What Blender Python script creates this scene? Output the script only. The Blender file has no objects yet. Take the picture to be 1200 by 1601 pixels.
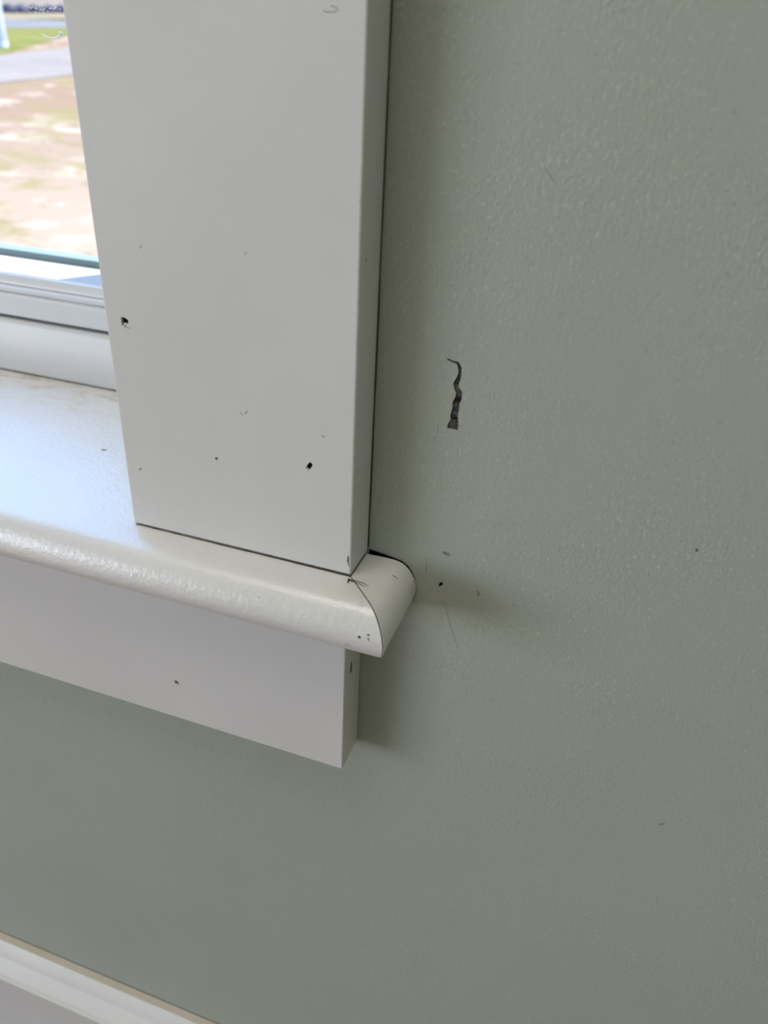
import bpy, bmesh, math, random
from mathutils import Vector, Matrix

random.seed(4)
scene = bpy.context.scene
COL = scene.collection

# ------------------------------------------------------------------ camera
FPX = 1208.1
CAM = Vector((0.077317, -0.226863, 0.159435))
RIGHT = Vector((0.94344519, 0.32821733, 0.04673935))
DOWN = Vector((0.2059179, -0.46964711, -0.85850417))
FWD = Vector((-0.25982494, 0.8195761, -0.51067212))
cd = bpy.data.cameras.new('camera')
cd.sensor_fit = 'HORIZONTAL'
cd.sensor_width = 36.0
cd.lens = 36.0 * FPX / 1200.0
cd.clip_start = 0.01
cd.clip_end = 500
cd.dof.use_dof = True
cd.dof.focus_distance = 0.30
cd.dof.aperture_fstop = 17.0
cam = bpy.data.objects.new('camera', cd)
COL.objects.link(cam)
m = Matrix((RIGHT, -DOWN, -FWD)).transposed().to_4x4()
m.translation = CAM
cam.matrix_world = m
scene.camera = cam

# ------------------------------------------------------------------ world, sun, daylight of the side window, exposure
SKY_STRENGTH = 4.0
SUN_STRENGTH = 13.0
SIDE_WINDOW_WATTS = 42.0
OVERHEAD_FILL_WATTS = 11.5
EXPOSURE = 0.0
w = bpy.data.worlds.new('sky')
scene.world = w
w.use_nodes = True
bg = w.node_tree.nodes['Background']
bg.inputs['Color'].default_value = (0.34, 0.56, 1.0, 1)
bg.inputs['Strength'].default_value = SKY_STRENGTH

sl = bpy.data.lights.new('sun', 'SUN')
sl.energy = SUN_STRENGTH
sl.color = (1.0, 0.93, 0.83)
sl.angle = math.radians(0.55)
sun = bpy.data.objects.new('sun', sl)
COL.objects.link(sun)
sun_dir = Vector((0.447, 0.894, 1.05)).normalized()
sun.rotation_euler = (-sun_dir).to_track_quat('-Z', 'Y').to_euler()
sun.location = sun_dir * 20

al = bpy.data.lights.new('side_window_daylight', 'AREA')
al.shape = 'RECTANGLE'
al.size = 2.1
al.size_y = 1.15
al.energy = SIDE_WINDOW_WATTS
al.color = (1.0, 0.91, 0.77)
area = bpy.data.objects.new('side_window_daylight', al)
COL.objects.link(area)
area.location = (-2.26, -2.08, 0.12)
TILT = math.radians(38)   # daylight thrown up off the bright ground outside
area.rotation_euler = (Matrix.Rotation(-TILT, 3, 'Y') @ Matrix(((0, 0, -1), (-1, 0, 0), (0, 1, 0)))).to_euler()   # faces +x and up, long side along y

vs = scene.view_settings
scene.display_settings.display_device = 'sRGB'
vs.view_transform = 'Standard'
vs.look = 'None'
vs.exposure = EXPOSURE
vs.gamma = 1.0
vs.use_curve_mapping = False


# ------------------------------------------------------------------ helpers
def at(u, v):
    """direction through a point of the 1200x1601 photograph"""
    return (RIGHT * ((u - 600) / FPX) + DOWN * ((v - 800.5) / FPX) + FWD).normalized()


def on_y(u, v, y=0.0):
    d = at(u, v)
    return CAM + d * ((y - CAM.y) / d.y)


def on_x(u, v, x=0.0):
    d = at(u, v)
    return CAM + d * ((x - CAM.x) / d.x)


def on_z(u, v, z=0.0):
    d = at(u, v)
    return CAM + d * ((z - CAM.z) / d.z)


def link(name, me, mat=None, parent=None):
    o = bpy.data.objects.new(name, me)
    COL.objects.link(o)
    if mat is not None:
        for k in (mat if isinstance(mat, (list, tuple)) else [mat]):
            me.materials.append(k)
    if parent is not None:
        o.parent = parent
    return o


def bm_obj(name, bm, mat=None, parent=None, smooth=None):
    me = bpy.data.meshes.new(name)
    bmesh.ops.recalc_face_normals(bm, faces=bm.faces)
    bm.to_mesh(me)
    bm.free()
    if smooth is not None:
        me.polygons.foreach_set('use_smooth', [True] * len(me.polygons))
        me.set_sharp_from_angle(angle=math.radians(smooth))
    return link(name, me, mat, parent)


def tag(o, label, cat, kind=None, group=None):
    o['label'] = label
    o['category'] = cat
    if kind:
        o['kind'] = kind
    if group:
        o['group'] = group
    return o


def empty(name, loc=(0, 0, 0)):
    o = bpy.data.objects.new(name, None)
    COL.objects.link(o)
    o.location = loc
    o.empty_display_size = 0.05
    return o


def add_box(bm, x0, x1, y0, y1, z0, z1, bevel=0.0, seg=2):
    r = bmesh.ops.create_cube(bm, size=1.0)
    for v in r['verts']:
        v.co = Vector((x0 + (v.co.x + .5) * (x1 - x0), y0 + (v.co.y + .5) * (y1 - y0), z0 + (v.co.z + .5) * (z1 - z0)))
    if bevel > 0:
        es = list({e for v in r['verts'] for e in v.link_edges})
        bmesh.ops.bevel(bm, geom=es, offset=bevel, segments=seg, affect='EDGES', profile=0.5)


def sweep_x(bm, prof, x0, x1):
    """closed (y,z) profile swept along x; x0/x1 numbers or functions of (y,z)"""
    f0 = x0 if callable(x0) else (lambda y, z: x0)
    f1 = x1 if callable(x1) else (lambda y, z: x1)
    a = [bm.verts.new((f0(y, z), y, z)) for y, z in prof]
    b = [bm.verts.new((f1(y, z), y, z)) for y, z in prof]
    n = len(prof)
    for i in range(n):
        bm.faces.new((a[i], a[(i + 1) % n], b[(i + 1) % n], b[i]))
    return a, b


def wall_frame(bm, us, vs_, d0, d1, axis):
    """rectangular wall with one opening (middle cell of a 3x3 grid); axis = thickness axis"""
    def P(u, v, d):
        return (u, d, v) if axis == 'y' else (d, u, v)
    F = {}
    for k, d in enumerate((d0, d1)):
        for i, u in enumerate(us):
            for j, v in enumerate(vs_):
                F[i, j, k] = bm.verts.new(P(u, v, d))
    for k in (0, 1):
        for i in range(3):
            for j in range(3):
                if (i, j) != (1, 1):
                    bm.faces.new((F[i, j, k], F[i + 1, j, k], F[i + 1, j + 1, k], F[i, j + 1, k]))

    def side(p, q):
        bm.faces.new((F[p + (0,)], F[q + (0,)], F[q + (1,)], F[p + (1,)]))
    for i in range(3):
        side((i, 0), (i + 1, 0)); side((i, 3), (i + 1, 3)); side((0, i), (0, i + 1)); side((3, i), (3, i + 1))
    side((1, 1), (2, 1)); side((1, 2), (2, 2)); side((1, 1), (1, 2)); side((2, 1), (2, 2))


# ------------------------------------------------------------------ materials
class NT:
    def __init__(self, name):
        self.m = bpy.data.materials.new(name)
        self.m.use_nodes = True
        self.t = self.m.node_tree
        self.b = self.t.nodes['Principled BSDF']
        self.tc = self.t.nodes.new('ShaderNodeTexCoord')

    def n(self, kind, **kw):
        nd = self.t.nodes.new(kind)
        for k, v in kw.items():
            if hasattr(nd, k) and not k[0].isupper():
                setattr(nd, k, v)
            else:
                nd.inputs[k].default_value = v
        return nd

    def l(self, a, b):
        self.t.links.new(a, b)

    def mapped(self, scale=(1, 1, 1)):
        mp = self.n('ShaderNodeMapping')
        mp.inputs['Scale'].default_value = scale
        self.l(self.tc.outputs['Object'], mp.inputs['Vector'])
        return mp.outputs['Vector']

    def noise(self, scale, detail=2.0, rough=0.5, vec=None, dist=0.0):
        nd = self.n('ShaderNodeTexNoise')
        nd.inputs['Scale'].default_value = scale
        nd.inputs['Detail'].default_value = detail
        nd.inputs['Roughness'].default_value = rough
        nd.inputs['Distortion'].default_value = dist
        self.l(vec if vec is not None else self.tc.outputs['Object'], nd.inputs['Vector'])
        return nd.outputs['Fac']

    def voro(self, scale, vec=None):
        nd = self.n('ShaderNodeTexVoronoi')
        nd.inputs['Scale'].default_value = scale
        self.l(vec if vec is not None else self.tc.outputs['Object'], nd.inputs['Vector'])
        return nd.outputs['Distance']

    def ramp(self, fac, stops):
        nd = self.n('ShaderNodeValToRGB')
        e = nd.color_ramp.elements
        while len(e) < len(stops):
            e.new(0.5)
        for k, (p, c) in enumerate(stops):
            e[k].position = p
            e[k].color = c if len(c) == 4 else (*c, 1)
        self.l(fac, nd.inputs['Fac'])
        return nd.outputs['Color']

    def mix(self, fac, a, b, blend='MIX'):
        nd = self.n('ShaderNodeMix', data_type='RGBA', blend_type=blend)
        for sock, val in ((nd.inputs[0], fac), (nd.inputs[6], a), (nd.inputs[7], b)):
            if hasattr(val, 'is_output'):
                self.l(val, sock)
            elif isinstance(val, (tuple, list)):
                sock.default_value = (*val, 1) if len(val) == 3 else val
            else:
                sock.default_value = val
        return nd.outputs[2]

    def math(self, op, a, b=0.0, clamp=False):
        nd = self.n('ShaderNodeMath', operation=op)
        nd.use_clamp = clamp
        for sock, val in ((nd.inputs[0], a), (nd.inputs[1], b)):
            if hasattr(val, 'is_output'):
                self.l(val, sock)
            else:
                sock.default_value = val
        return nd.outputs[0]

    def bump(self, height, strength, dist, prev=None):
        nd = self.n('ShaderNodeBump')
        nd.inputs['Strength'].default_value = strength
        nd.inputs['Distance'].default_value = dist
        self.l(height, nd.inputs['Height'])
        if prev is not None:
            self.l(prev, nd.inputs['Normal'])
        return nd.outputs['Normal']

    def done(self, color=None, rough=0.5, normal=None, spec=0.5, metallic=0.0):
        if color is not None:
            if hasattr(color, 'is_output'):
                self.l(color, self.b.inputs['Base Color'])
            else:
                self.b.inputs['Base Color'].default_value = (*color, 1)
        if hasattr(rough, 'is_output'):
            self.l(rough, self.b.inputs['Roughness'])
        else:
            self.b.inputs['Roughness'].default_value = rough
        self.b.inputs['Specular IOR Level'].default_value = spec
        self.b.inputs['Metallic'].default_value = metallic
        if normal is not None:
            self.l(normal, self.b.inputs['Normal'])
            self.l(normal, self.b.inputs['Coat Normal'])
        return self.m


def plain(name, col, rough=0.6, spec=0.4, metallic=0.0):
    return NT(name).done(col, rough, None, spec, metallic)


WHITE = (0.73, 0.72, 0.69)


def white_paint(name, col=WHITE, rough=0.38, peel=0.12, peel_scale=420, grain=(1, 1, 1), stain=False, spec=0.5):
    t = NT(name)
    soft = t.noise(16, 4, 0.6)
    c = t.mix(t.ramp(soft, [(0.38, (0, 0, 0)), (0.68, (1, 1, 1))]), col, tuple(k * 0.955 for k in col))
    # tiny specks of grime
    n1 = t.noise(900, 1, 0.5)
    n2 = t.noise(60, 2, 0.5)
    sp = t.math('MULTIPLY', t.math('GREATER_THAN', n1, 0.775), t.math('GREATER_THAN', n2, 0.56))
    c = t.mix(t.math('MULTIPLY', sp, 0.40), c, (0.16, 0.15, 0.13))
    if stain:
        sx = t.n('ShaderNodeSeparateXYZ')
        t.l(t.tc.outputs['Object'], sx.inputs[0])
        mr = t.n('ShaderNodeMapRange', clamp=True)
        mr.inputs['From Min'].default_value = 0.050
        mr.inputs['From Max'].default_value = 0.079
        t.l(sx.outputs['Y'], mr.inputs['Value'])
        nn = t.noise(85, 5, 0.65, t.mapped((0.55, 1.5, 1)), 0.6)
        k = t.math('MULTIPLY', t.ramp(nn, [(0.50, (0, 0, 0)), (0.60, (1, 1, 1))]), mr.outputs[0])
        c = t.mix(t.math('MULTIPLY', k, 0.55), c, (0.50, 0.40, 0.29))
        sp2 = t.math('GREATER_THAN', t.noise(330, 2, 0.5, t.mapped((0.5, 1.2, 1))), 0.735)
        c = t.mix(t.math('MULTIPLY', sp2, 0.28), c, (0.30, 0.28, 0.26))
    h1 = t.noise(peel_scale, 2, 0.55, t.mapped(grain))
    h2 = t.noise(peel_scale * 0.22, 2, 0.5, t.mapped(grain))
    nrm = t.bump(h1, peel, 0.0005)
    nrm = t.bump(h2, 0.10, 0.0006, nrm)
    return t.done(c, rough, nrm, spec)


M_CASING = white_paint('casing_paint', peel=0.06, peel_scale=500, grain=(1, 1, 0.08), rough=0.55, spec=0.3)
M_STOOL = white_paint('stool_paint', col=(0.76, 0.745, 0.71), peel=0.44, peel_scale=480, rough=0.36, stain=True, spec=0.7)
M_STOOL.node_tree.nodes['Principled BSDF'].inputs['Coat Weight'].default_value = 0.6
M_STOOL.node_tree.nodes['Principled BSDF'].inputs['Coat Roughness'].default_value = 0.34
M_STOOL.node_tree.nodes['Principled BSDF'].inputs['Coat IOR'].default_value = 1.7
M_RETURN = white_paint('return_paint', col=(0.72, 0.705, 0.66), peel=0.10, peel_scale=600, rough=0.42)
M_APRON = white_paint('apron_paint', col=(0.74, 0.72, 0.70), peel=0.05, grain=(0.1, 1, 1), rough=0.45)
M_SASH = white_paint('sash_paint', col=(0.67, 0.67, 0.665), peel=0.04, rough=0.36)
M_BASE = white_paint('baseboard_paint', col=(0.80, 0.79, 0.765), peel=0.08, rough=0.40)
M_DUST = NT('dusty_ledge')
M_DUST = M_DUST.done(M_DUST.mix(M_DUST.noise(40, 3, 0.6), (0.62, 0.55, 0.43), (0.70, 0.65, 0.56)), 0.8, None, 0.2)


def wall_paint(name):
    t = NT(name)
    base = (0.418, 0.452, 0.388)
    soft = t.noise(9, 3, 0.55)
    c = t.mix(t.ramp(soft, [(0.35, (0, 0, 0)), (0.68, (1, 1, 1))]), base, (0.408, 0.434, 0.366))
    tint = t.noise(26, 2, 0.5)
    c = t.mix(t.ramp(tint, [(0.52, (0, 0, 0)), (0.72, (0.5, 0.5, 0.5))]), c, (0.402, 0.452, 0.398))
    # roller stipple: thin paint on the high points
    fine = t.noise(780, 2, 0.5, t.mapped((1.15, 1, 0.8)), 0.2)
    pick = t.ramp(fine, [(0.575, (0, 0, 0)), (0.72, (1, 1, 1))])
    patch = t.ramp(t.noise(20, 2, 0.5), [(0.34, (0.3, 0.3, 0.3)), (0.64, (1, 1, 1))])
    c = t.mix(t.math('MULTIPLY', t.math('MULTIPLY', pick, patch), 0.8), c, (0.55, 0.59, 0.50))
    dark = t.ramp(t.noise(420, 2, 0.5), [(0.26, (1, 1, 1)), (0.36, (0, 0, 0))])
    c = t.mix(t.math('MULTIPLY', dark, 0.3), c, (0.25, 0.28, 0.24))
    h = t.noise(820, 3, 0.5, t.mapped((1.15, 1, 0.8)), 0.25)
    h = t.math('MULTIPLY', h, patch)
    nrm = t.bump(h, 0.5, 0.0006)
    nrm = t.bump(t.noise(70, 2, 0.5), 0.10, 0.0015, nrm)
    return t.done(c, 0.55, nrm, 0.4)


M_WALL = wall_paint('sage_wall_paint')
M_DARK = plain('dark_hole', (0.022, 0.019, 0.017), 0.95, 0.05)
M_BROWN = plain('raw_wood_hole', (0.10, 0.050, 0.034), 0.9, 0.1)
M_GREYDENT = plain('grey_dent', (0.17, 0.175, 0.16), 0.9, 0.1)
M_WALLDENT = plain('wall_dent', (0.27, 0.29, 0.245), 0.8, 0.2)
M_SPECK = plain('grime_speck', (0.13, 0.125, 0.115), 0.9, 0.1)
M_PALECHIP = plain('chipped_white', (0.62, 0.60, 0.57), 0.7, 0.2)
_g = NT('torn_plaster')
_c = _g.ramp(_g.noise(340, 3, 0.6, _g.mapped((0.5, 1, 1.1))), [(0.38, (0.020, 0.020, 0.019)), (0.50, (0.085, 0.088, 0.080)), (0.75, (0.15, 0.155, 0.14))])
M_GOUGE = _g.done(_c, 0.95, _g.bump(_g.noise(900, 3), 0.6, 0.0006), 0.1)
M_CEIL = plain('ceiling_white', (0.74, 0.74, 0.72), 0.9, 0.2)
_f = NT('oak_floor')
_fc = _f.mix(_f.noise(14, 5, 0.6, _f.mapped((0.5, 6, 1))), (0.20, 0.13, 0.08), (0.30, 0.21, 0.13))
M_FLOOR = _f.done(_fc, 0.45)

# clear thin glass, faintly tinted
_gl = bpy.data.materials.new('window_glass')
_gl.use_nodes = True
_nt = _gl.node_tree
_nt.nodes.remove(_nt.nodes['Principled BSDF'])
_tr = _nt.nodes.new('ShaderNodeBsdfTransparent')
_tr.inputs['Color'].default_value = (0.97, 0.985, 0.985, 1)
_nt.links.new(_tr.outputs[0], _nt.nodes['Material Output'].inputs['Surface'])
M_GLASS = _gl

# ------------------------------------------------------------------ dimensions (metres); stool top is z = 0, wall face y = 0, casing edge x = 0
W, T = 0.0889, 0.0178
FLOOR, CEIL = -0.54, 1.86
XL, XR, YB = -2.2, 1.7, -3.4
OPL, OPR, OPT = -0.828, -0.082, 1.20      # window opening
WT = 0.115                                 # wall thickness

# ------------------------------------------------------------------ room shell
bm = bmesh.new()
wall_frame(bm, [XL, OPL, OPR, XR], [FLOOR, -0.0195, OPT, CEIL], 0.0, WT, 'y')
wall_back = bm_obj('wall_back', bm, M_WALL)
tag(wall_back, 'sage green painted wall with roller stipple around the window trim', 'wall', 'structure')

bm = bmesh.new()
wall_frame(bm, [YB, -3.16, -1.00, 0.0], [FLOOR, -0.48, 0.72, CEIL], XL - 0.12, XL, 'x')
tag(bm_obj('wall_left', bm, M_WALL), 'sage green side wall with a second window opening', 'wall', 'structure')
bm = bmesh.new(); add_box(bm, XR, XR + 0.1, YB, 0, FLOOR, CEIL)
tag(bm_obj('wall_right', bm, M_WALL), 'plain sage green wall on the right side of the room', 'wall', 'structure')
bm = bmesh.new(); add_box(bm, XL, XR, YB - 0.1, YB, FLOOR, CEIL)
tag(bm_obj('wall_front', bm, M_WALL), 'plain sage green wall behind the viewer', 'wall', 'structure')
bm = bmesh.new(); add_box(bm, XL - 0.12, XR + 0.1, YB - 0.1, WT, FLOOR - 0.1, FLOOR)
tag(bm_obj('floor', bm, M_FLOOR), 'oak floor of the room below the baseboard', 'floor', 'structure')
bm = bmesh.new(); add_box(bm, XL - 0.12, XR + 0.1, YB - 0.1, WT, CEIL, CEIL + 0.1)
tag(bm_obj('ceiling', bm, M_CEIL), 'flat white ceiling of the room', 'ceiling', 'structure')

# outer leaf of the house wall, its unseen narrower opening shaped to shade the sill
M_EXT = plain('outer_render', (0.62, 0.60, 0.56), 0.9, 0.2)
bm = bmesh.new()
wall_frame(bm, [XL - 0.12, OPL - 0.02, -0.1935, XR + 0.1], [FLOOR - 0.9, -0.03, OPT + 0.05, CEIL + 0.3], WT + 0.001, 0.305, 'y')
tag(bm_obj('wall_outside', bm, M_EXT), 'pale rendered outer leaf of the house wall, unseen edge added to shade the outer sill', 'wall', 'structure')

# ------------------------------------------------------------------ stool (interior sill) with bullnose, mitred return
NOSE = [(0.0, 0.0), (0.0075, -0.0001), (0.0115, -0.0005), (0.0140, -0.0014), (0.0160, -0.0031), (0.0177, -0.0055),
        (0.0189, -0.0084), (0.0195, -0.0116), (0.0192, -0.0145), (0.0180, -0.0168), (0.0160, -0.0184), (0.0135, -0.0190)]


def catmull(pts, k=4):
    out = []
    n = len(pts)
    for i in range(n - 1):
        p0, p1, p2, p3 = pts[max(i - 1, 0)], pts[i], pts[i + 1], pts[min(i + 2, n - 1)]
        for j in range(k):
            t = j / k
            out.append(tuple(0.5 * (2 * p1[a] + (p2[a] - p0[a]) * t + (2 * p0[a] - 5 * p1[a] + 4 * p2[a] - p3[a]) * t * t
                                    + (3 * p1[a] - p0[a] - 3 * p2[a] + p3[a]) * t ** 3) for a in range(len(p1))))
    out.append(pts[-1])
    return out


NOSE = catmull(NOSE, 6)
HN = 0.0190
bm = bmesh.new()
GAP = 0.00030
prof = [(0.0, 0.0)] + [(-T - s, z) for s, z in NOSE] + [(-T, -HN), (0.0, -HN)]
a, b = sweep_x(bm, prof, OPL - 0.09, lambda y, z: (-(y + T) - GAP if y < -T else -GAP))
bm.faces.new(a)
nn = len(prof)
bm.faces.new((b[0], b[1], b[nn - 2], b[nn - 1]))
bm.faces.new(b[1:nn - 1])
# the part that runs back into the opening
add_box(bm, OPL + 0.0005, OPR - 0.0005, 0.0, 0.0905, -HN, 0.0)
stool = bm_obj('trim_2', bm, M_STOOL, None, 32)
tag(stool, 'white painted window stool with rounded front edge, bluish daylight on top', 'window sill', 'structure')

bm = bmesh.new()
a, b = [], []
rp = [(s, z) for s, z in NOSE] + [(0.0, -HN)]
for s, z in rp:
    a.append(bm.verts.new((s + GAP * 0.6, -T - s + GAP * 0.6, z)))
    b.append(bm.verts.new((s + GAP * 0.6, -0.0021 + 0.0015 * s / 0.0195, z)))
n = len(rp)
for i in range(n):
    bm.faces.new((a[i], a[(i + 1) % n], b[(i + 1) % n], b[i]))
bm.faces.new(a); bm.faces.new(b)
ret = bm_obj('trim_3', bm, M_RETURN, None, 32)
tag(ret, 'short mitred return piece closing the end of the white stool against the wall', 'trim', 'structure')

# ------------------------------------------------------------------ casings and apron
bm = bmesh.new(); add_box(bm, -W, 0.0, -T, -0.0003, 0.00045, OPT + 0.006, 0.0007, 3)
casing = bm_obj('trim_1', bm, M_CASING, None, 35)
tag(casing, 'wide flat white side casing board with nail holes standing on the stool', 'trim', 'structure')
bm = bmesh.new(); add_box(bm, OPL - 0.09, -0.0012, -0.0177, -0.0003, -0.0997, -HN - 0.0002, 0.0006, 3)
apron = bm_obj('trim_4', bm, M_APRON, None, 35)
tag(apron, 'flat white apron board under the window stool with one nail hole', 'trim', 'structure')
bm = bmesh.new(); add_box(bm, OPL + 0.005 - W, OPL - 0.005, -T, -0.0003, 0.00045, OPT + 0.006, 0.0007, 3)
tag(bm_obj('trim_5', bm, M_CASING, None, 35), 'white side casing on the far side of the window', 'trim', 'structure')
bm = bmesh.new(); add_box(bm, OPL + 0.005 - W - 0.01, 0.01, -T - 0.002, -0.0003, OPT + 0.0064, OPT + 0.10, 0.0007, 3)
tag(bm_obj('trim_6', bm, M_CASING, None, 35), 'white head casing across the top of the window', 'trim', 'structure')

# ------------------------------------------------------------------ baseboard with a shallow cap profile
ZT = -0.4040
bp = [(-0.0006, ZT), (-0.0052, ZT), (-0.0060, ZT - 0.0006), (-0.0112, ZT - 0.0076), (-0.0114, ZT - 0.0084), (-0.0176, ZT - 0.0138), (-0.0184, ZT - 0.0154),
      (-0.0203, ZT - 0.0158), (-0.0212, ZT - 0.0173), (-0.0206, ZT - 0.0190), (-0.0190, ZT - 0.0198), (-0.0188, ZT - 0.0212),
      (-0.0190, FLOOR + 0.0005), (-0.0006, FLOOR + 0.0005)]
bm = bmesh.new()
a, b = sweep_x(bm, bp, XL + 0.001, XR - 0.001)
bm.faces.new(a); bm.faces.new(b)
bm.faces.ensure_lookup_table()
bm.faces[0].material_index = 1
base = bm_obj('baseboard_back', bm, [M_BASE, M_DUST], None, 25)
tag(base, 'white moulded baseboard with a dusty beige top ledge', 'baseboard', 'structure')

# ------------------------------------------------------------------ window: jambs, stop, sash, glass, outer sill
win = empty('window_1', ((OPL + OPR) / 2, 0.06, 0.0))
tag(win, 'window with white wooden sash and clear pane looking on a yard', 'window', 'structure')
WO = win.location.copy()


def wpart(name, bm, mat, smooth=None, parent=None):
    o = bm_obj(name, bm, mat, None, smooth)
    o.parent = parent or win
    if parent is None:
        o.matrix_parent_inverse = Matrix.Translation(-WO)
    return o


for x0, x1 in ((OPR - 0.012, OPR - 0.0004), (OPL + 0.0004, OPL + 0.012)):
    bm = bmesh.new(); add_box(bm, x0, x1, 0.0004, WT, 0.0004, OPT - 0.012, 0.0005); wpart('jamb', bm, M_SASH, 35)
bm = bmesh.new(); add_box(bm, OPL + 0.0004, OPR - 0.0004, 0.0004, WT, OPT - 0.0118, OPT - 0.0004, 0.0005); wpart('head_jamb', bm, M_SASH, 35)
JL, JR = OPL + 0.0125, OPR - 0.0125
# bottom stop: upright strip on the back of the stool
bm = bmesh.new()
a, b = sweep_x(bm, [(0.0896, 0.0003), (0.0882, 0.0019), (0.0882, 0.0268), (0.0888, 0.0282), (0.0902, 0.0289), (0.0990, 0.0289), (0.0990, 0.0003)], JL, JR)
bm.faces.new(a); bm.faces.new(b)
wpart('stop', bm, M_SASH, 30)
# lower sash: bottom rail with glazing bead, stiles, top rail
rail = [(0.0960, 0.0300), (0.0930, 0.0305), (0.0918, 0.0316), (0.0918, 0.0412), (0.0924, 0.0418), (0.0952, 0.0419), (0.0956, 0.0422), (0.0950, 0.0428), (0.0950, 0.0446),
        (0.0960, 0.0452), (0.0976, 0.0455), (0.0972, 0.0461), (0.0974, 0.0478), (0.0990, 0.0502), (0.1010, 0.0510), (0.1030, 0.0500), (0.1120, 0.0445), (0.1120, 0.0300)]
bm = bmesh.new(); a, b = sweep_x(bm, rail, JL, JR); bm.faces.new(a); bm.faces.new(b); wpart('bottom_rail', bm, M_SASH, 30)
for x0, x1 in ((JR - 0.030, JR), (JL, JL + 0.030)):
    bm = bmesh.new(); add_box(bm, x0, x1, 0.0925, 0.112, 0.0521, OPT - 0.045, 0.0008); wpart('stile', bm, M_SASH, 35)
bm = bmesh.new(); add_box(bm, JL, JR, 0.0925, 0.112, OPT - 0.0449, OPT - 0.0125, 0.0008); wpart('top_rail', bm, M_SASH, 35)
GY = 0.1045
bm = bmesh.new(); add_box(bm, JL + 0.0301, JR - 0.0301, GY, GY + 0.003, 0.0496, OPT - 0.0452)
pane = wpart('pane', bm, M_GLASS)
# outer sill, lit by the sun, with a raised metal lip along its outer edge
M_OSILL = plain('outer_sill_white', (0.40, 0.40, 0.40), 0.7, 0.2)
M_LIP = plain('blue_grey_lip', (0.16, 0.22, 0.25), 0.5, 0.4)
bm = bmesh.new(); a, b = sweep_x(bm, [(0.1135, 0.0316), (0.2000, 0.0296), (0.2000, -0.029), (0.1135, -0.029)], OPL - 0.018, -0.1955)
bm.faces.new(a); bm.faces.new(b); wpart('outer_sill', bm, M_OSILL)
bm = bmesh.new(); add_box(bm, OPL - 0.018, -0.1955, 0.2002, 0.2130, -0.029, 0.0340, 0.0012); wpart('sill_lip', bm, M_LIP, 35)


def tube(bm, pts, rads, seg=6):
    rings = []
    for i, p in enumerate(pts):
        d = (pts[min(i + 1, len(pts) - 1)] - pts[max(i - 1, 0)]).normalized()
        u = d.cross(Vector((0.31, 0.9, 0.27))).normalized()
        v = d.cross(u)
        r = rads[i] if isinstance(rads, (list, tuple)) else rads
        rings.append([bm.verts.new(p + (u * math.cos(2 * math.pi * k / seg) + v * math.sin(2 * math.pi * k / seg)) * r) for k in range(seg)])
    for i in range(len(rings) - 1):
        for k in range(seg):
            bm.faces.new((rings[i][k], rings[i][(k + 1) % seg], rings[i + 1][(k + 1) % seg], rings[i + 1][k]))
    bm.faces.new(rings[0]); bm.faces.new(rings[-1])


# dried paint on the inner side of the glass
M_DRIP = plain('dried_white_paint', (0.90, 0.90, 0.88), 0.5, 0.3)
bm = bmesh.new()
pts = catmull([tuple(on_y(u, v, GY - 0.0002)) for u, v in ((67, 54), (74, 58), (82, 60), (89, 58.5), (94, 55), (96, 51.5))], 4)
tube(bm, [Vector(p) for p in pts], 0.00044)
tube(bm, [on_y(u, v, GY - 0.0002) for u, v in ((91.5, 49.5), (95, 50.8), (99.5, 51.8))], 0.0003)
sm = wpart('paint_smear', bm, M_DRIP, 60, pane)
sm['label'] = 'curl of dried white paint on the glass'
bm = bmesh.new()
spk = [(52, 58)] + [(random.gauss(66, 19), random.gauss(12, 6)) for _ in range(75)]
for u, v in spk:
    if not (15 < u < 98 and -4 < v < 34):
        if (u, v) != (52, 58):
            continue
    c = on_y(u, v, GY - 0.00005)
    r = random.uniform(0.00014, 0.00034) if (u, v) != (52, 58) else 0.00036
    ring = [bm.verts.new(c + Vector((math.cos(k * math.pi / 3) * r, 0, math.sin(k * math.pi / 3) * r * 1.3))) for k in range(6)]
    top = bm.verts.new(c + Vector((0, -r * 0.6, 0)))
    for k in range(6):
        bm.faces.new((ring[k], ring[(k + 1) % 6], top))
    bm.faces.new(ring)
o = wpart('paint_specks', bm, M_DRIP, None, pane)
o['kind'] = 'stuff'

# second window, in the side wall: frame and sill round the opening the daylight comes through
w2 = empty('window_2', (XL, -2.08, -0.48))
tag(w2, 'white framed second window, low and wide, in the side wall', 'window', 'structure')
for nme, bx in (('jamb', (XL - 0.118, XL + 0.012, -3.1595, -3.13, -0.479, 0.719)), ('jamb', (XL - 0.118, XL + 0.012, -1.03, -1.0005, -0.479, 0.719)),
                ('sill', (XL - 0.118, XL + 0.05, -3.1295, -1.0305, -0.479, -0.455)), ('head_jamb', (XL - 0.118, XL + 0.012, -3.1295, -1.0305, 0.692, 0.719))):
    bm = bmesh.new(); add_box(bm, *bx, 0.001)
    o = bm_obj(nme, bm, M_SASH, None, 35)
    o.parent = w2
    o.matrix_parent_inverse = Matrix.Translation(-w2.location)

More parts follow.
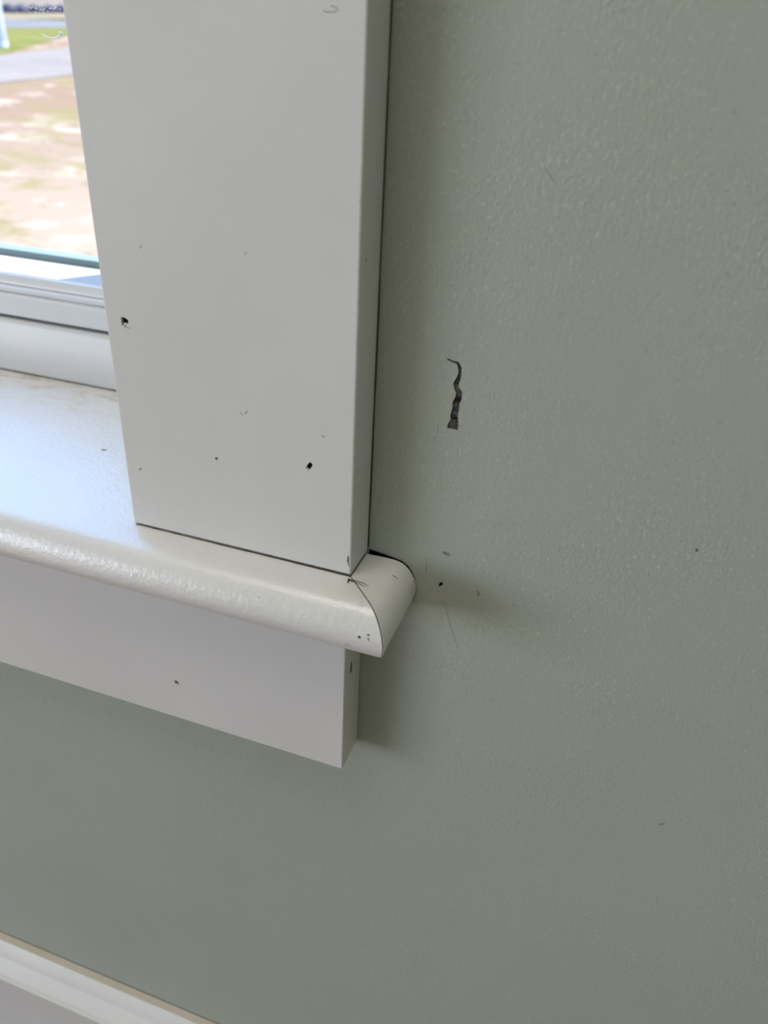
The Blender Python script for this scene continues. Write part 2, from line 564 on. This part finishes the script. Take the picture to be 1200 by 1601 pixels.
# unseen overhead fill light, added to brighten upward faces: a flat square panel
CLX, CLY = -0.25, -0.60
cl_ = empty('overhead_fill', (CLX, CLY, CEIL))
tag(cl_, 'added flat square white fill light panel above the window', 'added fill light')
bm = bmesh.new(); add_box(bm, -0.47, 0.47, -0.42, 0.42, -0.030, -0.0005, 0.004)
bm_obj('added_fill_frame', bm, M_SASH, cl_, 35)
bm = bmesh.new(); add_box(bm, -0.45, 0.45, -0.40, 0.40, -0.0345, -0.0302, 0.001)
M_DIFF = plain('fill_diffuser', (0.9, 0.9, 0.88), 0.6, 0.2)
bm_obj('added_fill_diffuser', bm, M_DIFF, cl_, 35)
ll = bpy.data.lights.new('overhead_fill_glow', 'AREA')
ll.shape = 'RECTANGLE'
ll.size, ll.size_y = 0.9, 0.8
ll.energy = OVERHEAD_FILL_WATTS
ll.color = (1.0, 0.95, 0.88)
lo_ = bpy.data.objects.new('overhead_fill_glow', ll)
COL.objects.link(lo_)
lo_.location = (CLX, CLY, CEIL - 0.036)

# ------------------------------------------------------------------ holes, dents and scuffs: real recesses with a lining
CUTS = {}


def recess(host, name, poly, nrm, depth, mat, label=None, cut_host=True, sink=0.00005, taper=0.85):
    """poly: points on the surface of host; nrm: outward normal. Cuts a pit into host and lines it."""
    nrm = Vector(nrm).normalized()
    c = sum(poly, Vector()) / len(poly)
    bm = bmesh.new()
    lo = [bm.verts.new(c + (p - c) * taper - nrm * depth) for p in poly]
    hi = [bm.verts.new(p + nrm * 0.0012) for p in poly]
    k = len(poly)
    for i in range(k):
        bm.faces.new((lo[i], lo[(i + 1) % k], hi[(i + 1) % k], hi[i]))
    bm.faces.new(lo); bm.faces.new(hi)
    bmesh.ops.triangulate(bm, faces=[f for f in bm.faces if len(f.verts) > 4])
    bmesh.ops.recalc_face_normals(bm, faces=bm.faces)
    me = bpy.data.meshes.new('cut'); bm.to_mesh(me); bm.free()
    CUTS.setdefault(host.name, []).append(me)
    # lining
    bm = bmesh.new()
    f = 0.97
    lo = [bm.verts.new(c + (p - c) * taper * f - nrm * (depth - 0.00003)) for p in poly]
    hi = [bm.verts.new(c + (p - c) * f - nrm * sink) for p in poly]
    for i in range(k):
        bm.faces.new((lo[i], lo[(i + 1) % k], hi[(i + 1) % k], hi[i]))
    bm.faces.new(lo)
    bmesh.ops.triangulate(bm, faces=[q for q in bm.faces if len(q.verts) > 4])
    o = bm_obj(name, bm, mat, host)
    if label:
        o['label'] = label
    return o


def px(us, fn):
    return [fn(u, v) for u, v in us]


front = lambda u, v: on_y(u, v, -T)
wallp = lambda u, v: on_y(u, v, 0.0)
apr = lambda u, v: on_y(u, v, -0.0177)


def on_nose(u, v, side='front'):
    """first hit of the view line with the rounded edge of the stool (front) or its return"""
    d = at(u, v)
    prev = None
    t = 0.20
    while t < 0.40:
        p = CAM + d * t
        s = -(p.y + T) if side == 'front' else p.x
        if s <= NOSE[0][0]:
            inside = p.z <= 0
        elif s >= 0.0195:
            inside = False
        else:
            zt = 0
            for q in range(len(NOSE) - 1):
                if NOSE[q][0] <= s <= NOSE[q + 1][0]:
                    f = (s - NOSE[q][0]) / max(NOSE[q + 1][0] - NOSE[q][0], 1e-9)
                    zt = NOSE[q][1] + f * (NOSE[q + 1][1] - NOSE[q][1])
                    break
            inside = -HN < p.z <= zt
        if inside:
            return p, s
        t += 0.00004
    return None, None


def nose_normal(s, side='front'):
    q = min(range(1, len(NOSE) - 1), key=lambda i: abs(NOSE[i][0] - s) + (10 if NOSE[i][1] < -0.012 else 0))
    ds, dz = NOSE[q + 1][0] - NOSE[q - 1][0], NOSE[q + 1][1] - NOSE[q - 1][1]
    ns, nz = -dz, ds
    return Vector((0, -ns, nz)).normalized() if side == 'front' else Vector((ns, 0, nz)).normalized()


# casing: square nail pit near the window side, one low on the right, smaller ones
recess(casing, 'nail_hole', px([(188, 495.5), (193, 495.5), (200, 499.5), (201, 504.5), (198, 508), (194, 505), (192.5, 509.5), (190.5, 510)], front), (0, -1, 0), 0.0022, M_DARK, 'square black nail hole near the window side of the casing')
recess(casing, 'paint_chip', px([(194, 507.5), (199, 509.5), (204, 513), (205.5, 515.5), (199, 513.5), (193, 511.5)], front), (0, -1, 0), 0.00035, M_PALECHIP, 'flake of paint below the square nail hole')
recess(casing, 'nail_hole', px([(477.6, 730), (481.5, 724.5), (484, 721.8), (487, 724), (489, 727.5), (486.5, 731), (482.7, 736), (478.3, 733.5)], front), (0, -1, 0), 0.0020, M_DARK, 'diamond shaped black nail hole low on the casing')
recess(casing, 'nail_hole', px([(336, 715), (339.5, 715), (340.5, 718), (338.5, 720), (336.2, 719)], front), (0, -1, 0), 0.0014, M_DARK, 'small nail hole midway across the casing')
recess(casing, 'nail_hole', px([(217.6, 732), (221, 731.6), (220, 736), (218.6, 735.2)], front), (0, -1, 0), 0.0010, M_DARK, 'tiny nail hole near the stool and window')
recess(casing, 'paint_chip', px([(543, 868.5), (544.5, 867.5), (545.6, 874), (545.0, 879), (546.3, 886), (545.2, 888.5), (543.3, 882), (541.7, 877)], front), (0, -1, 0), 0.00045, M_GREYDENT, 'long chip on the lower front corner of the casing')
recess(casing, 'dent', px([(571, 404), (572.6, 403), (573.6, 407), (572, 410)], lambda u, v: on_x(u, v, 0)), (1, 0, 0), 0.0007, M_GREYDENT)
# apron
recess(apron, 'nail_hole', px([(271.5, 1064), (275, 1063.6), (279, 1067), (281, 1071.5), (277.5, 1071.5), (273.5, 1069)], apr), (0, -1, 0), 0.0018, M_DARK, 'dark nail hole in the apron')
recess(apron, 'scuff', px([(548.5, 1033), (551.0, 1034), (551.5, 1042), (550, 1052), (548, 1056), (546.6, 1050), (547.3, 1041)], lambda u, v: on_x(u, v, -0.0012)), (1, 0, 0), 0.0003, M_GREYDENT, 'dark scuff on the end of the apron')
# stool top nick and holes in the rounded edge
recess(stool, 'dent', px([(156.5, 703), (160, 701.8), (168.5, 702.6), (167, 704.6), (160, 704.6)], lambda u, v: on_z(u, v, 0)), (0, 0, 1), 0.0007, M_GREYDENT, 'small grey nick in the top of the stool')


def nose_recess(host, name, us, depth, mat, side, label=None):
    hits = [on_nose(u, v, side) for u, v in us]
    if any(h[0] is None for h in hits):
        return
    s = sum(h[1] for h in hits) / len(hits)
    return recess(host, name, [h[0] for h in hits], nose_normal(s, side), depth, mat, label, sink=0.00025)


nose_recess(stool, 'nail_hole', [(558, 995.5), (560.5, 993.6), (564.2, 995.6), (563.6, 998.8), (560, 998.8)], 0.0016, M_BROWN, 'front', 'reddish nail hole in the rounded stool edge near the mitre')
nose_recess(stool, 'nail_hole', [(573, 992), (575.5, 991.2), (578.5, 993), (577.6, 995), (574, 994.4)], 0.0016, M_DARK, 'front', 'dark nail hole in the rounded stool edge closest to the mitre')
nose_recess(stool, 'paint_chip', [(573, 998), (577, 996.8), (579, 1001), (575, 1003)], 0.0005, M_PALECHIP, 'front')
nose_recess(ret, 'nail_hole', [(644.2, 907.5), (645.8, 907), (646.2, 909.6), (644.6, 910)], 0.0012, M_DARK, 'return')
nose_recess(ret, 'nail_hole', [(642.4, 920.5), (644.2, 919), (644.2, 922.5), (642.6, 924)], 0.0012, M_DARK, 'return')
nose_recess(ret, 'nail_hole', [(607.0, 989), (609.2, 987.4), (609.0, 990.4), (607.6, 991.2)], 0.0012, M_DARK, 'return')

# wall: long torn gouge, nail hole, dents
cl = [(440, 158, 7), (500, 187, 10), (560, 205, 16), (590, 262, 20), (590, 330, 20), (573, 390, 27), (545, 450, 33), (550, 500, 30), (582, 555, 36),
      (572, 615, 40), (546, 680, 42), (540, 740, 42), (520, 820, 44), (524, 880, 46), (508, 935, 66), (498, 985, 60)]
L, Rr = [], []
for i, (x, y, h) in enumerate(cl):
    x0, y0, _ = cl[max(i - 1, 0)]; x1, y1, _ = cl[min(i + 1, len(cl) - 1)]
    dx, dy = x1 - x0, y1 - y0
    q = math.hypot(dx, dy)
    j = 1 + random.uniform(-0.08, 0.08)
    L.append((640 + (x - dy / q * h * j) / 7.5, 540 + (y + dx / q * h * j) / 7.5))
    Rr.append((640 + (x + dy / q * h) / 7.5, 540 + (y - dx / q * h) / 7.5))
gp = px(L + Rr[::-1], wallp)


def gouge(host, gp, nl):
    """ribbon-shaped pit with an uneven floor"""
    k = len(gp)
    left, right = gp[:nl], gp[nl:][::-1]
    bm = bmesh.new()
    lo, hi = [bm.verts.new(p + Vector((0, 0.0009, 0))) for p in gp], [bm.verts.new(p - Vector((0, 0.001, 0))) for p in gp]
    for i in range(k):
        bm.faces.new((lo[i], lo[(i + 1) % k], hi[(i + 1) % k], hi[i]))
    for i in range(nl - 1):
        bm.faces.new((lo[i], lo[i + 1], lo[k - 2 - i], lo[k - 1 - i]))
        bm.faces.new((hi[i], hi[i + 1], hi[k - 2 - i], hi[k - 1 - i]))
    bmesh.ops.triangulate(bm, faces=bm.faces[:])
    bmesh.ops.recalc_face_normals(bm, faces=bm.faces)
    me = bpy.data.meshes.new('cut'); bm.to_mesh(me); bm.free()
    CUTS.setdefault(host.name, []).append(me)
    bm = bmesh.new()
    rows = []
    for i in range(nl - 1):
        for j in range(4):
            t = j / 4
            a = left[i].lerp(left[i + 1], t); b = right[i].lerp(right[i + 1], t)
            rows.append((a, b))
    rows.append((left[-1], right[-1]))
    grid = []
    for a, b in rows:
        row = []
        for j in range(7):
            t = 0.015 + 0.97 * j / 6
            p = a.lerp(b, t)
            d = 0.00008 if j in (0, 6) else random.uniform(0.00025, 0.00075)
            row.append(bm.verts.new(p + Vector((0, d, 0))))
        grid.append(row)
    for i in range(len(grid) - 1):
        for j in range(6):
            bm.faces.new((grid[i][j], grid[i][j + 1], grid[i + 1][j + 1], grid[i + 1][j]))
    o = bm_obj('gouge', bm, M_GOUGE, host)
    o['label'] = 'long dark torn gouge in the green wall beside the casing'


gouge(wall_back, gp, len(L))
recess(wall_back, 'nail_hole', px([(686.6, 911.5), (689.2, 909.6), (691.8, 911), (692, 914.5), (690, 917.2), (685.5, 918.6), (684, 917)], wallp), (0, -1, 0), 0.0022, M_BROWN, 'reddish brown nail hole in the wall beside the stool end')
recess(wall_back, 'dent', px([(690, 861.5), (696, 862.5), (702, 863.5), (705.5, 868.5), (702, 870.5), (696, 868.5), (692.5, 866)], wallp), (0, -1, 0), 0.0004, M_WALLDENT, 'shallow torn dent above the nail hole')
recess(wall_back, 'dent', px([(1086, 857.5), (1089.5, 856), (1091.5, 860), (1091, 864), (1087, 863.5)], wallp), (0, -1, 0), 0.0005, M_WALLDENT, 'small grey dent far right on the wall')
recess(wall_back, 'dent', px([(1028, 1288.5), (1034, 1287), (1042, 1286.5), (1035, 1290.5), (1030, 1291)], wallp), (0, -1, 0), 0.0004, M_WALLDENT)
recess(wall_back, 'dent', px([(744, 920), (747, 922), (750.5, 930), (749, 934), (746, 931)], wallp), (0, -1, 0), 0.00025, M_WALLDENT)


def strip(bm, pts, halfw, nrm, h=0.00006):
    """thin raised line along a surface"""
    nrm = Vector(nrm)
    rows = []
    for i, p in enumerate(pts):
        d = (pts[min(i + 1, len(pts) - 1)] - pts[max(i - 1, 0)]).normalized()
        s = d.cross(nrm).normalized()
        hw = halfw[i] if isinstance(halfw, (list, tuple)) else halfw
        rows.append((bm.verts.new(p + s * hw - nrm * 0.00002), bm.verts.new(p + nrm * h), bm.verts.new(p - s * hw - nrm * 0.00002)))
    for a, b in zip(rows[:-1], rows[1:]):
        bm.faces.new((a[0], a[1], b[1], b[0]))
        bm.faces.new((a[1], a[2], b[2], b[1]))
        bm.faces.new((a[2], a[0], b[0], b[2]))


def scratch(host, name, us, fn, nrm, halfw, mat, label=None):
    bm = bmesh.new()
    strip(bm, [fn(u, v) for u, v in us], halfw, nrm)
    o = bm_obj(name, bm, mat, host)
    if label:
        o['label'] = label
    return o


scratch(wall_back, 'scratch', [(693, 938), (696, 950), (701, 968), (706, 985), (712, 1002), (717, 1017)], wallp, (0, -1, 0), [0.00004, 0.00008, 0.0001, 0.0001, 0.00008, 0.00003], M_GREYDENT, 'fine dark scratch running down from the nail hole')
scratch(wall_back, 'scratch', [(666, 870), (666.2, 882), (665.8, 894)], wallp, (0, -1, 0), [0.00004, 0.00009, 0.0002], M_GREYDENT)
scratch(wall_back, 'scratch', [(852, 262), (856, 270), (862, 279), (867, 286)], wallp, (0, -1, 0), [0.00006, 0.00016, 0.00018, 0.00006], M_WALLDENT, 'short bluish scratch high on the wall')
scratch(wall_back, 'scratch', [(686.5, 655), (684, 670), (680, 688)], wallp, (0, -1, 0), [0.00004, 0.0001, 0.00003], M_WALLDENT)
scratch(casing, 'scratch', [(218, 389), (220, 385.5), (222, 382)], front, (0, -1, 0), [0.00006, 0.00016, 0.00005], M_SPECK)
scratch(casing, 'scratch', [(381.5, 648), (385, 645), (386.5, 641)], front, (0, -1, 0), [0.00005, 0.00022, 0.00006], M_GREYDENT)
scratch(casing, 'scratch', [(374, 644), (377, 645.5), (379.5, 649)], front, (0, -1, 0), [0.00005, 0.00018, 0.00006], M_GREYDENT)
scratch(casing, 'scratch', [(505, 17), (514, 19), (524, 18), (529, 15), (524, 11), (517, 9)], front, (0, -1, 0), 0.00013, M_GREYDENT, 'faint looped scuff near the top of the casing')
scratch(casing, 'scratch', [(502, 680), (505, 682), (508, 684)], front, (0, -1, 0), [0.00006, 0.00025, 0.00006], M_SPECK)
scratch(casing, 'scratch', [(381, 398), (384, 396), (386, 393)], front, (0, -1, 0), [0.00004, 0.00014, 0.00004], M_GREYDENT)


def specks(host, name, pts, mat, seed):
    """tiny flattened grains, too small to pick apart"""
    rnd = random.Random(seed)
    bm = bmesh.new()
    for c, nrm, r in pts:
        nrm = Vector(nrm).normalized()
        u = nrm.orthogonal().normalized()
        v = nrm.cross(u)
        e = rnd.uniform(0.5, 1.0); a0 = rnd.uniform(0, 3.1)
        ring = []
        for k in range(7):
            a = k * 2 * math.pi / 7
            q = Vector((math.cos(a) * r * rnd.uniform(0.8, 1.1), math.sin(a) * r * e * rnd.uniform(0.8, 1.1)))
            x = q.x * math.cos(a0) - q.y * math.sin(a0); y = q.x * math.sin(a0) + q.y * math.cos(a0)
            ring.append(bm.verts.new(c + u * x + v * y - nrm * 0.00003))
        top = bm.verts.new(c + nrm * 0.00004)
        for k in range(7):
            bm.faces.new((ring[k], ring[(k + 1) % 7], top))
        bm.faces.new(ring)
    o = bm_obj(name, bm, mat, host)
    o['kind'] = 'stuff'
    return o


cs = [(335.5, 472.5, 2.0), (385, 502, 1.8), (369, 543, 1.6), (380, 577, 1.8), (445.5, 569, 2.2), (471, 506, 1.6), (553, 491, 2.2), (535, 504, 1.8), (234, 611, 1.4), (390.5, 605, 1.2),
      (494.5, 635, 2.2), (500, 637, 1.5), (509.5, 665, 1.8), (494, 680, 1.5), (552.5, 683, 1.8), (404, 634, 1.8), (312, 726, 1.8), (293.5, 784, 1.9), (270, 826, 1.3), (446, 842, 1.5), (430, 859, 1.7),
      (435, 890, 1.2), (138, 229, 2.4), (162, 280, 1.8), (512, 246, 2.0), (556, 259, 2.2), (507, 261, 1.2), (334, 376, 1.7), (418, 409, 1.3), (271, 314, 2), (278, 315, 1.6), (218, 486, 0.9), (160, 420, 1.0),
      (431, 700, 1.4), (420, 702, 1.3), (536, 686, 1.3), (540, 690, 1.6), (533, 693, 1.0), (546, 720, 1.2), (548, 716, 1.4), (545, 725, 1.0)]
for y0, y1, k in ((308, 330, 9), (360, 380, 6), (412, 432, 5), (676, 700, 5), (560, 640, 4)):
    for _ in range(k):
        cs.append((566 - (random.uniform(y0, y1) - 260) * 0.0245 - random.uniform(1, 5), random.uniform(y0, y1), random.uniform(0.7, 1.7)))
pts = [(front(u, v), (0, -1, 0), r * 0.00011) for u, v, r in cs]
for u, v, r in ((566, 320, 1.4), (563, 372, 1.2), (572, 747, 1.4), (566, 750, 1.8), (554.5, 754, 1.2), (554, 818, 1.5), (560, 640, 1.0), (557, 690, 1.1), (568, 600, 0.9)):
    pts.append((on_x(u, v, 0.0), (1, 0, 0), r * 0.00013))
specks(casing, 'grime_specks', pts, M_SPECK, 3)

pts = []
for u, v, r in [(561, 987, 1.0), (530, 966, 0.8), (521, 993, 1.2), (500, 990, 0.9), (476, 985, 1.4), (444, 966, 1.8), (447, 968, 1.4), (452, 969, 1.0), (104, 863, 1.6), (233, 909, 1.3), (284, 922, 2), (288, 925, 1.6), (291, 927, 1.2),
                (276, 919, 1.3), (270, 917, 1.3), (263, 914.5, 1.2), (256, 912, 1), (249, 914, 1.1), (244, 911, 1), (296, 927, 1.0), (92, 829, 1.6), (122, 838, 1.8), (128, 839, 1.4), (204, 874, 1.4), (355, 886, 1.6), (353, 888, 1.2), (436, 890, 1.2),
                (470, 980, 1.0), (540, 1000, 1.0), (533, 998, 1.0), (585, 1005, 0.9), (36, 851, 1.0), (568, 989, 1.0), (360, 930, .8), (400, 950, .8)]:
    h, s = on_nose(u, v, 'front')
    if h:
        pts.append((h, nose_normal(s, 'front') if s > 0.004 else (0, 0, 1), r * 0.00013))
specks(stool, 'grime_specks', pts, M_SPECK, 5)
pts = []
for u, v, r in [(622, 897, 1.3), (611, 916, 1.6), (600, 929, 1.6), (609, 921, .9), (617, 905, 1.2), (578, 932, 1.2), (592, 957, 1.0), (635, 925, 1.0), (604, 940, 1), (632, 882, 1.0), (637, 886, 1.3), (641, 889, 1.5), (645, 893, 1.4), (647, 897, 1.2), (640, 884.5, 1.2), (643, 887, 1.2), (581, 945, 0.9), (597, 945, .9)]:
    h, s = on_nose(u, v, 'return')
    if h:
        pts.append((h, nose_normal(s, 'return') if s > 0.004 else (0, 0, 1), r * 0.00013))
specks(ret, 'grime_specks', pts, M_SPECK, 6)
# shade painted into the joint behind the return; dirt along the casing back edge
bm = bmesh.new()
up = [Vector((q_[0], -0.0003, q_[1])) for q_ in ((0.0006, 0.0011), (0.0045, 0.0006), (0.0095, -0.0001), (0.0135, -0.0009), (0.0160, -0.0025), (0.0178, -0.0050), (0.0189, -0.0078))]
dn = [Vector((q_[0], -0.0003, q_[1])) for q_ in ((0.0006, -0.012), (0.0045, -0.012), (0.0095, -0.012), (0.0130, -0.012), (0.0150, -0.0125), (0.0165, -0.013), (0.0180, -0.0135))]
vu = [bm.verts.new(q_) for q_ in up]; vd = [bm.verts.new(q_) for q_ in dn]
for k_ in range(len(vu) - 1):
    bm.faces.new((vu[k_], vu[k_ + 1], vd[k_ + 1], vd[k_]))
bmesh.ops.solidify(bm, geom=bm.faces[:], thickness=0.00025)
M_SEAM = plain('shade_dirt_seam', (0.075, 0.078, 0.066), 0.95, 0.05)
o = bm_obj('shade_dirt_seam', bm, M_SEAM, wall_back)
o['label'] = 'dark strip painting the shade in the joint between the stool return and the wall'
bm = bmesh.new()
tube(bm, [Vector((0.00012, -0.0003, 0.002 + k_ * 0.011)) for k_ in range(40)], [0.00016 + random.uniform(0, 0.00016) for _ in range(40)], 5)
o = bm_obj('shade_dirt_seam', bm, M_SEAM, wall_back)
o['label'] = 'thin dark joint between the casing and the wall'
# dark filler painting the shade in the open mitre, a little below the paint
bm = bmesh.new()
mp = [(max(s_ - 0.00045 * max(0.0, (s_ - 0.012) / 0.0075), 0.0), z_ - 0.00035 * (1 if z_ > -0.010 else -1)) for s_, z_ in NOSE]
f0 = [bm.verts.new((s_ - GAP * 0.7, -T - s_ - GAP * 0.7, z_)) for s_, z_ in mp] + [bm.verts.new((-GAP * 0.7, -T - GAP * 0.7, -HN + 0.0004))]
f1 = [bm.verts.new((s_ + GAP * 0.3, -T - s_ + GAP * 0.3, z_)) for s_, z_ in mp] + [bm.verts.new((GAP * 0.3, -T + GAP * 0.3, -HN + 0.0004))]
for k_ in range(len(f0)):
    bm.faces.new((f0[k_], f0[(k_ + 1) % len(f0)], f1[(k_ + 1) % len(f0)], f1[k_]))
bm.faces.new(f0); bm.faces.new(f1)
o = bm_obj('mitre_shade', bm, M_DARK, ret)
o['label'] = 'dark filler painting the shade in the open mitre joint'
# splinters at the mitre and a dark line under the casing foot
M_FIBRE = plain('dark_fibre', (0.05, 0.035, 0.025), 0.8, 0.2)
top = lambda u, v: on_z(u, v, 0.0002)
for us in ([(545, 906), (555, 907.5), (566, 911), (577, 916)], [(546, 907), (556, 910.5), (566, 915), (573, 918)], [(613.5, 899.5), (617, 901.5), (621, 904)]):
    bm = bmesh.new(); tube(bm, [top(u, v) for u, v in us], [0.00014, 0.00012, 0.00009, 0.00004][:len(us)], 5)
    bm_obj('splinter', bm, M_FIBRE, ret, 60)
bm = bmesh.new(); tube(bm, [top(u, v) for u, v in ((543.5, 911), (544.5, 907), (545, 904.5))], [0.0002, 0.0003, 0.00025], 6)
bm_obj('splinter', bm, M_FIBRE, ret, 60)
bm = bmesh.new()
cpts = [Vector((-W + 0.001 + k * (W - 0.001) / 30, -T - 0.00002 - random.uniform(0, 0.00012), 0.00012)) for k in range(31)]
tube(bm, cpts, [0.00010 + 0.00013 * max(0, k - 6) / 24 + random.uniform(0, 0.00007) for k in range(31)], 5)
o = bm_obj('foot_seam', bm, M_FIBRE, stool, 60)
o['label'] = 'dark open seam under the foot of the casing'

# apply the pits
dg = None
for host_name, cuts in CUTS.items():
    host = bpy.data.objects[host_name]
    tmp = []
    for me in cuts:
        c = bpy.data.objects.new('cut', me)
        COL.objects.link(c)
        tmp.append(c)
        md = host.modifiers.new('cut', 'BOOLEAN')
        md.operation = 'DIFFERENCE'
        md.solver = 'EXACT'
        md.object = c
    bpy.context.view_layer.update()
    dg = bpy.context.evaluated_depsgraph_get()
    new = bpy.data.meshes.new_from_object(host.evaluated_get(dg))
    host.modifiers.clear()
    host.data = new
    new.polygons.foreach_set('use_smooth', [False] * len(new.polygons))
    for c in tmp:
        me = c.data
        bpy.data.objects.remove(c)
        bpy.data.meshes.remove(me)

# ------------------------------------------------------------------ outdoors: a yard that rises away from the house
GD = Vector((-0.64, 0.77, 0)).normalized()
SLOPE, G0 = 0.05, -1.0


def ground_z(x, y, lift=0.0):
    return G0 + SLOPE * (x * GD.x + y * GD.y) + lift


def on_ground(u, v):
    d = at(u, v)
    t = (G0 + SLOPE * (CAM.x * GD.x + CAM.y * GD.y) - CAM.z) / (d.z - SLOPE * (d.x * GD.x + d.y * GD.y))
    return CAM + d * t


def ground_mat(name, stops, scale, det=5, stretch=(1, 1, 1)):
    t = NT(name)
    return t.done(t.ramp(t.noise(scale, det, 0.6, t.mapped(stretch), 0.4), stops), 1.0, None, 0.0)


t = NT('sandy_yard')
dot = t.n('ShaderNodeVectorMath', operation='DOT_PRODUCT')
dot.inputs[1].default_value = (GD.x, GD.y, 0)
t.l(t.tc.outputs['Object'], dot.inputs[0])
away = t.n('ShaderNodeMapRange')
away.inputs['From Min'].default_value = 4.2
away.inputs['From Max'].default_value = 9.5
t.l(dot.outputs['Value'], away.inputs['Value'])
sand = t.mix(away.outputs[0], (0.266, 0.197, 0.142), (0.201, 0.131, 0.092))
pale = t.ramp(t.noise(1.6, 4, 0.6, None, 0.6), [(0.52, (0, 0, 0)), (0.62, (1, 1, 1))])
c = t.mix(pale, sand, (0.309, 0.242, 0.186))
tuft = t.ramp(t.noise(1.1, 5, 0.65, None, 0.5), [(0.50, (0, 0, 0)), (0.62, (1, 1, 1))])
c = t.mix(t.math('MULTIPLY', tuft, 0.75), c, (0.179, 0.146, 0.066))
tuft2 = t.ramp(t.noise(3.4, 5, 0.65, None, 0.5), [(0.56, (0, 0, 0)), (0.66, (1, 1, 1))])
c = t.mix(t.math('MULTIPLY', tuft2, 0.6), c, (0.144, 0.121, 0.060))
M_YARD = t.done(c, 1.0, None, 0.0)
M_DRIVE = ground_mat('pale_concrete', [(0.35, (0.185, 0.157, 0.136)), (0.65, (0.217, 0.184, 0.158))], 0.8)
M_LAWN = ground_mat('spring_grass', [(0.35, (0.112, 0.114, 0.030)), (0.65, (0.163, 0.149, 0.054))], 1.2)
M_ROAD = ground_mat('grey_road', [(0.35, (0.136, 0.130, 0.125)), (0.65, (0.167, 0.157, 0.147))], 0.6)
M_VERGE = ground_mat('dry_verge', [(0.35, (0.174, 0.146, 0.086)), (0.65, (0.220, 0.170, 0.121))], 0.7)
M_LITTER = ground_mat('leaf_litter', [(0.35, (0.146, 0.126, 0.089)), (0.65, (0.210, 0.153, 0.138))], 0.5)
M_SHRUB = plain('bare_shrub', (0.10, 0.085, 0.10), 0.95, 0.1)

ux = Vector((GD.y, -GD.x, 0))


def slab(name, corners, thick, lift, mat, label, cat, kind='structure'):
    bm = bmesh.new()
    tp = [bm.verts.new((p.x, p.y, ground_z(p.x, p.y, lift))) for p in corners]
    bt = [bm.verts.new((p.x, p.y, ground_z(p.x, p.y, lift - thick))) for p in corners]
    k = len(corners)
    bm.faces.new(tp); bm.faces.new(bt)
    for i in range(k):
        bm.faces.new((tp[i], tp[(i + 1) % k], bt[(i + 1) % k], bt[i]))
    return tag(bm_obj(name, bm, mat), label, cat, kind)


def band(p0, p1, q0, q1, ext=14):
    """strip between two ground lines seen at p0-p1 (near) and q0-q1 (far), extended sideways"""
    a, b, c, d = on_ground(*p0), on_ground(*p1), on_ground(*q0), on_ground(*q1)
    e = (b - a).normalized(); f = (d - c).normalized()
    return [a - e * ext, b + e * ext, d + f * ext, c - f * ext]


c0 = GD * 0.0
yard_c = [Vector((14, 0.32, 0)), Vector((-30, 0.32, 0)), GD * 62 - ux * 45, GD * 62 + ux * 45]
slab('ground', yard_c, 0.3, 0.0, M_YARD, 'sandy yard with patches of dry grass outside the window', 'ground')
slab('driveway', band((0, 131), (107, 119), (0, 88), (107, 76)), 0.06, 0.02, M_DRIVE, 'pale concrete driveway crossing the yard', 'driveway')
slab('lawn', band((0, 87), (107, 56), (0, 45), (107, 45)), 0.05, 0.012, M_LAWN, 'strip of bright green lawn beyond the driveway', 'lawn')
slab('road', band((0, 44.5), (107, 44.5), (0, 30), (107, 33)), 0.05, 0.016, M_ROAD, 'pale grey road behind the lawn', 'road')
slab('verge', band((0, 29.5), (107, 32.5), (0, 18), (107, 19)), 0.05, 0.012, M_VERGE, 'dry yellowish verge along the far road', 'ground')
slab('leaf_litter_ground', band((0, 17.5), (107, 18.5), (0, -14), (107, -14)), 0.05, 0.012, M_LITTER, 'pinkish brown leaf-strewn ground at the far edge of the yard', 'ground')

# low bare shrubs along the far verge
rnd = random.Random(11)
words_ = ['leftmost', 'second', 'third', 'fourth', 'fifth']
for i, u in enumerate((14, 35, 56, 78, 98)):
    p = on_ground(u, 20.5)
    bm = bmesh.new()
    bmesh.ops.create_icosphere(bm, subdivisions=3, radius=1.0)
    for v in bm.verts:
        k = 1 + rnd.uniform(-0.16, 0.16)
        v.co = Vector((v.co.x * 0.26 * k, v.co.y * 0.26 * k, max(v.co.z * 0.17 * k + 0.10, 0)))
    o = bm_obj('shrub', bm, M_SHRUB)
    o.location = (p.x, p.y, ground_z(p.x, p.y, 0.004))
    tag(o, 'low dark bare shrub beyond the far road, %s from the white post' % ['nearest', 'second', 'third', 'fourth', 'fifth'][i], 'shrub', None, 'dark shrubs along the far verge')

# white square post in the yard
p = on_ground(12.5, 76)
post = empty('white_post', (p.x, p.y, ground_z(p.x, p.y)))
tag(post, 'tall white square post standing on the lawn at the left edge of the window view', 'post')
M_POST = plain('post_white', (0.46, 0.46, 0.47), 0.6, 0.3)
q = Matrix.Rotation(math.radians(8), 4, 'Z')
for nme, hx, z0, z1, bv in (('shaft', 0.075, 0.10, 2.5, 0.006), ('foot', 0.079, 0.0, 0.0995, 0.006), ('cap', 0.095, 2.5005, 2.56, 0.02)):
    bm = bmesh.new(); add_box(bm, -hx, hx, -hx, hx, z0, z1, bv)
    o = bm_obj(nme, bm, M_POST, post, 35)
post.location.x -= 0.10
post.location.y -= 0.02
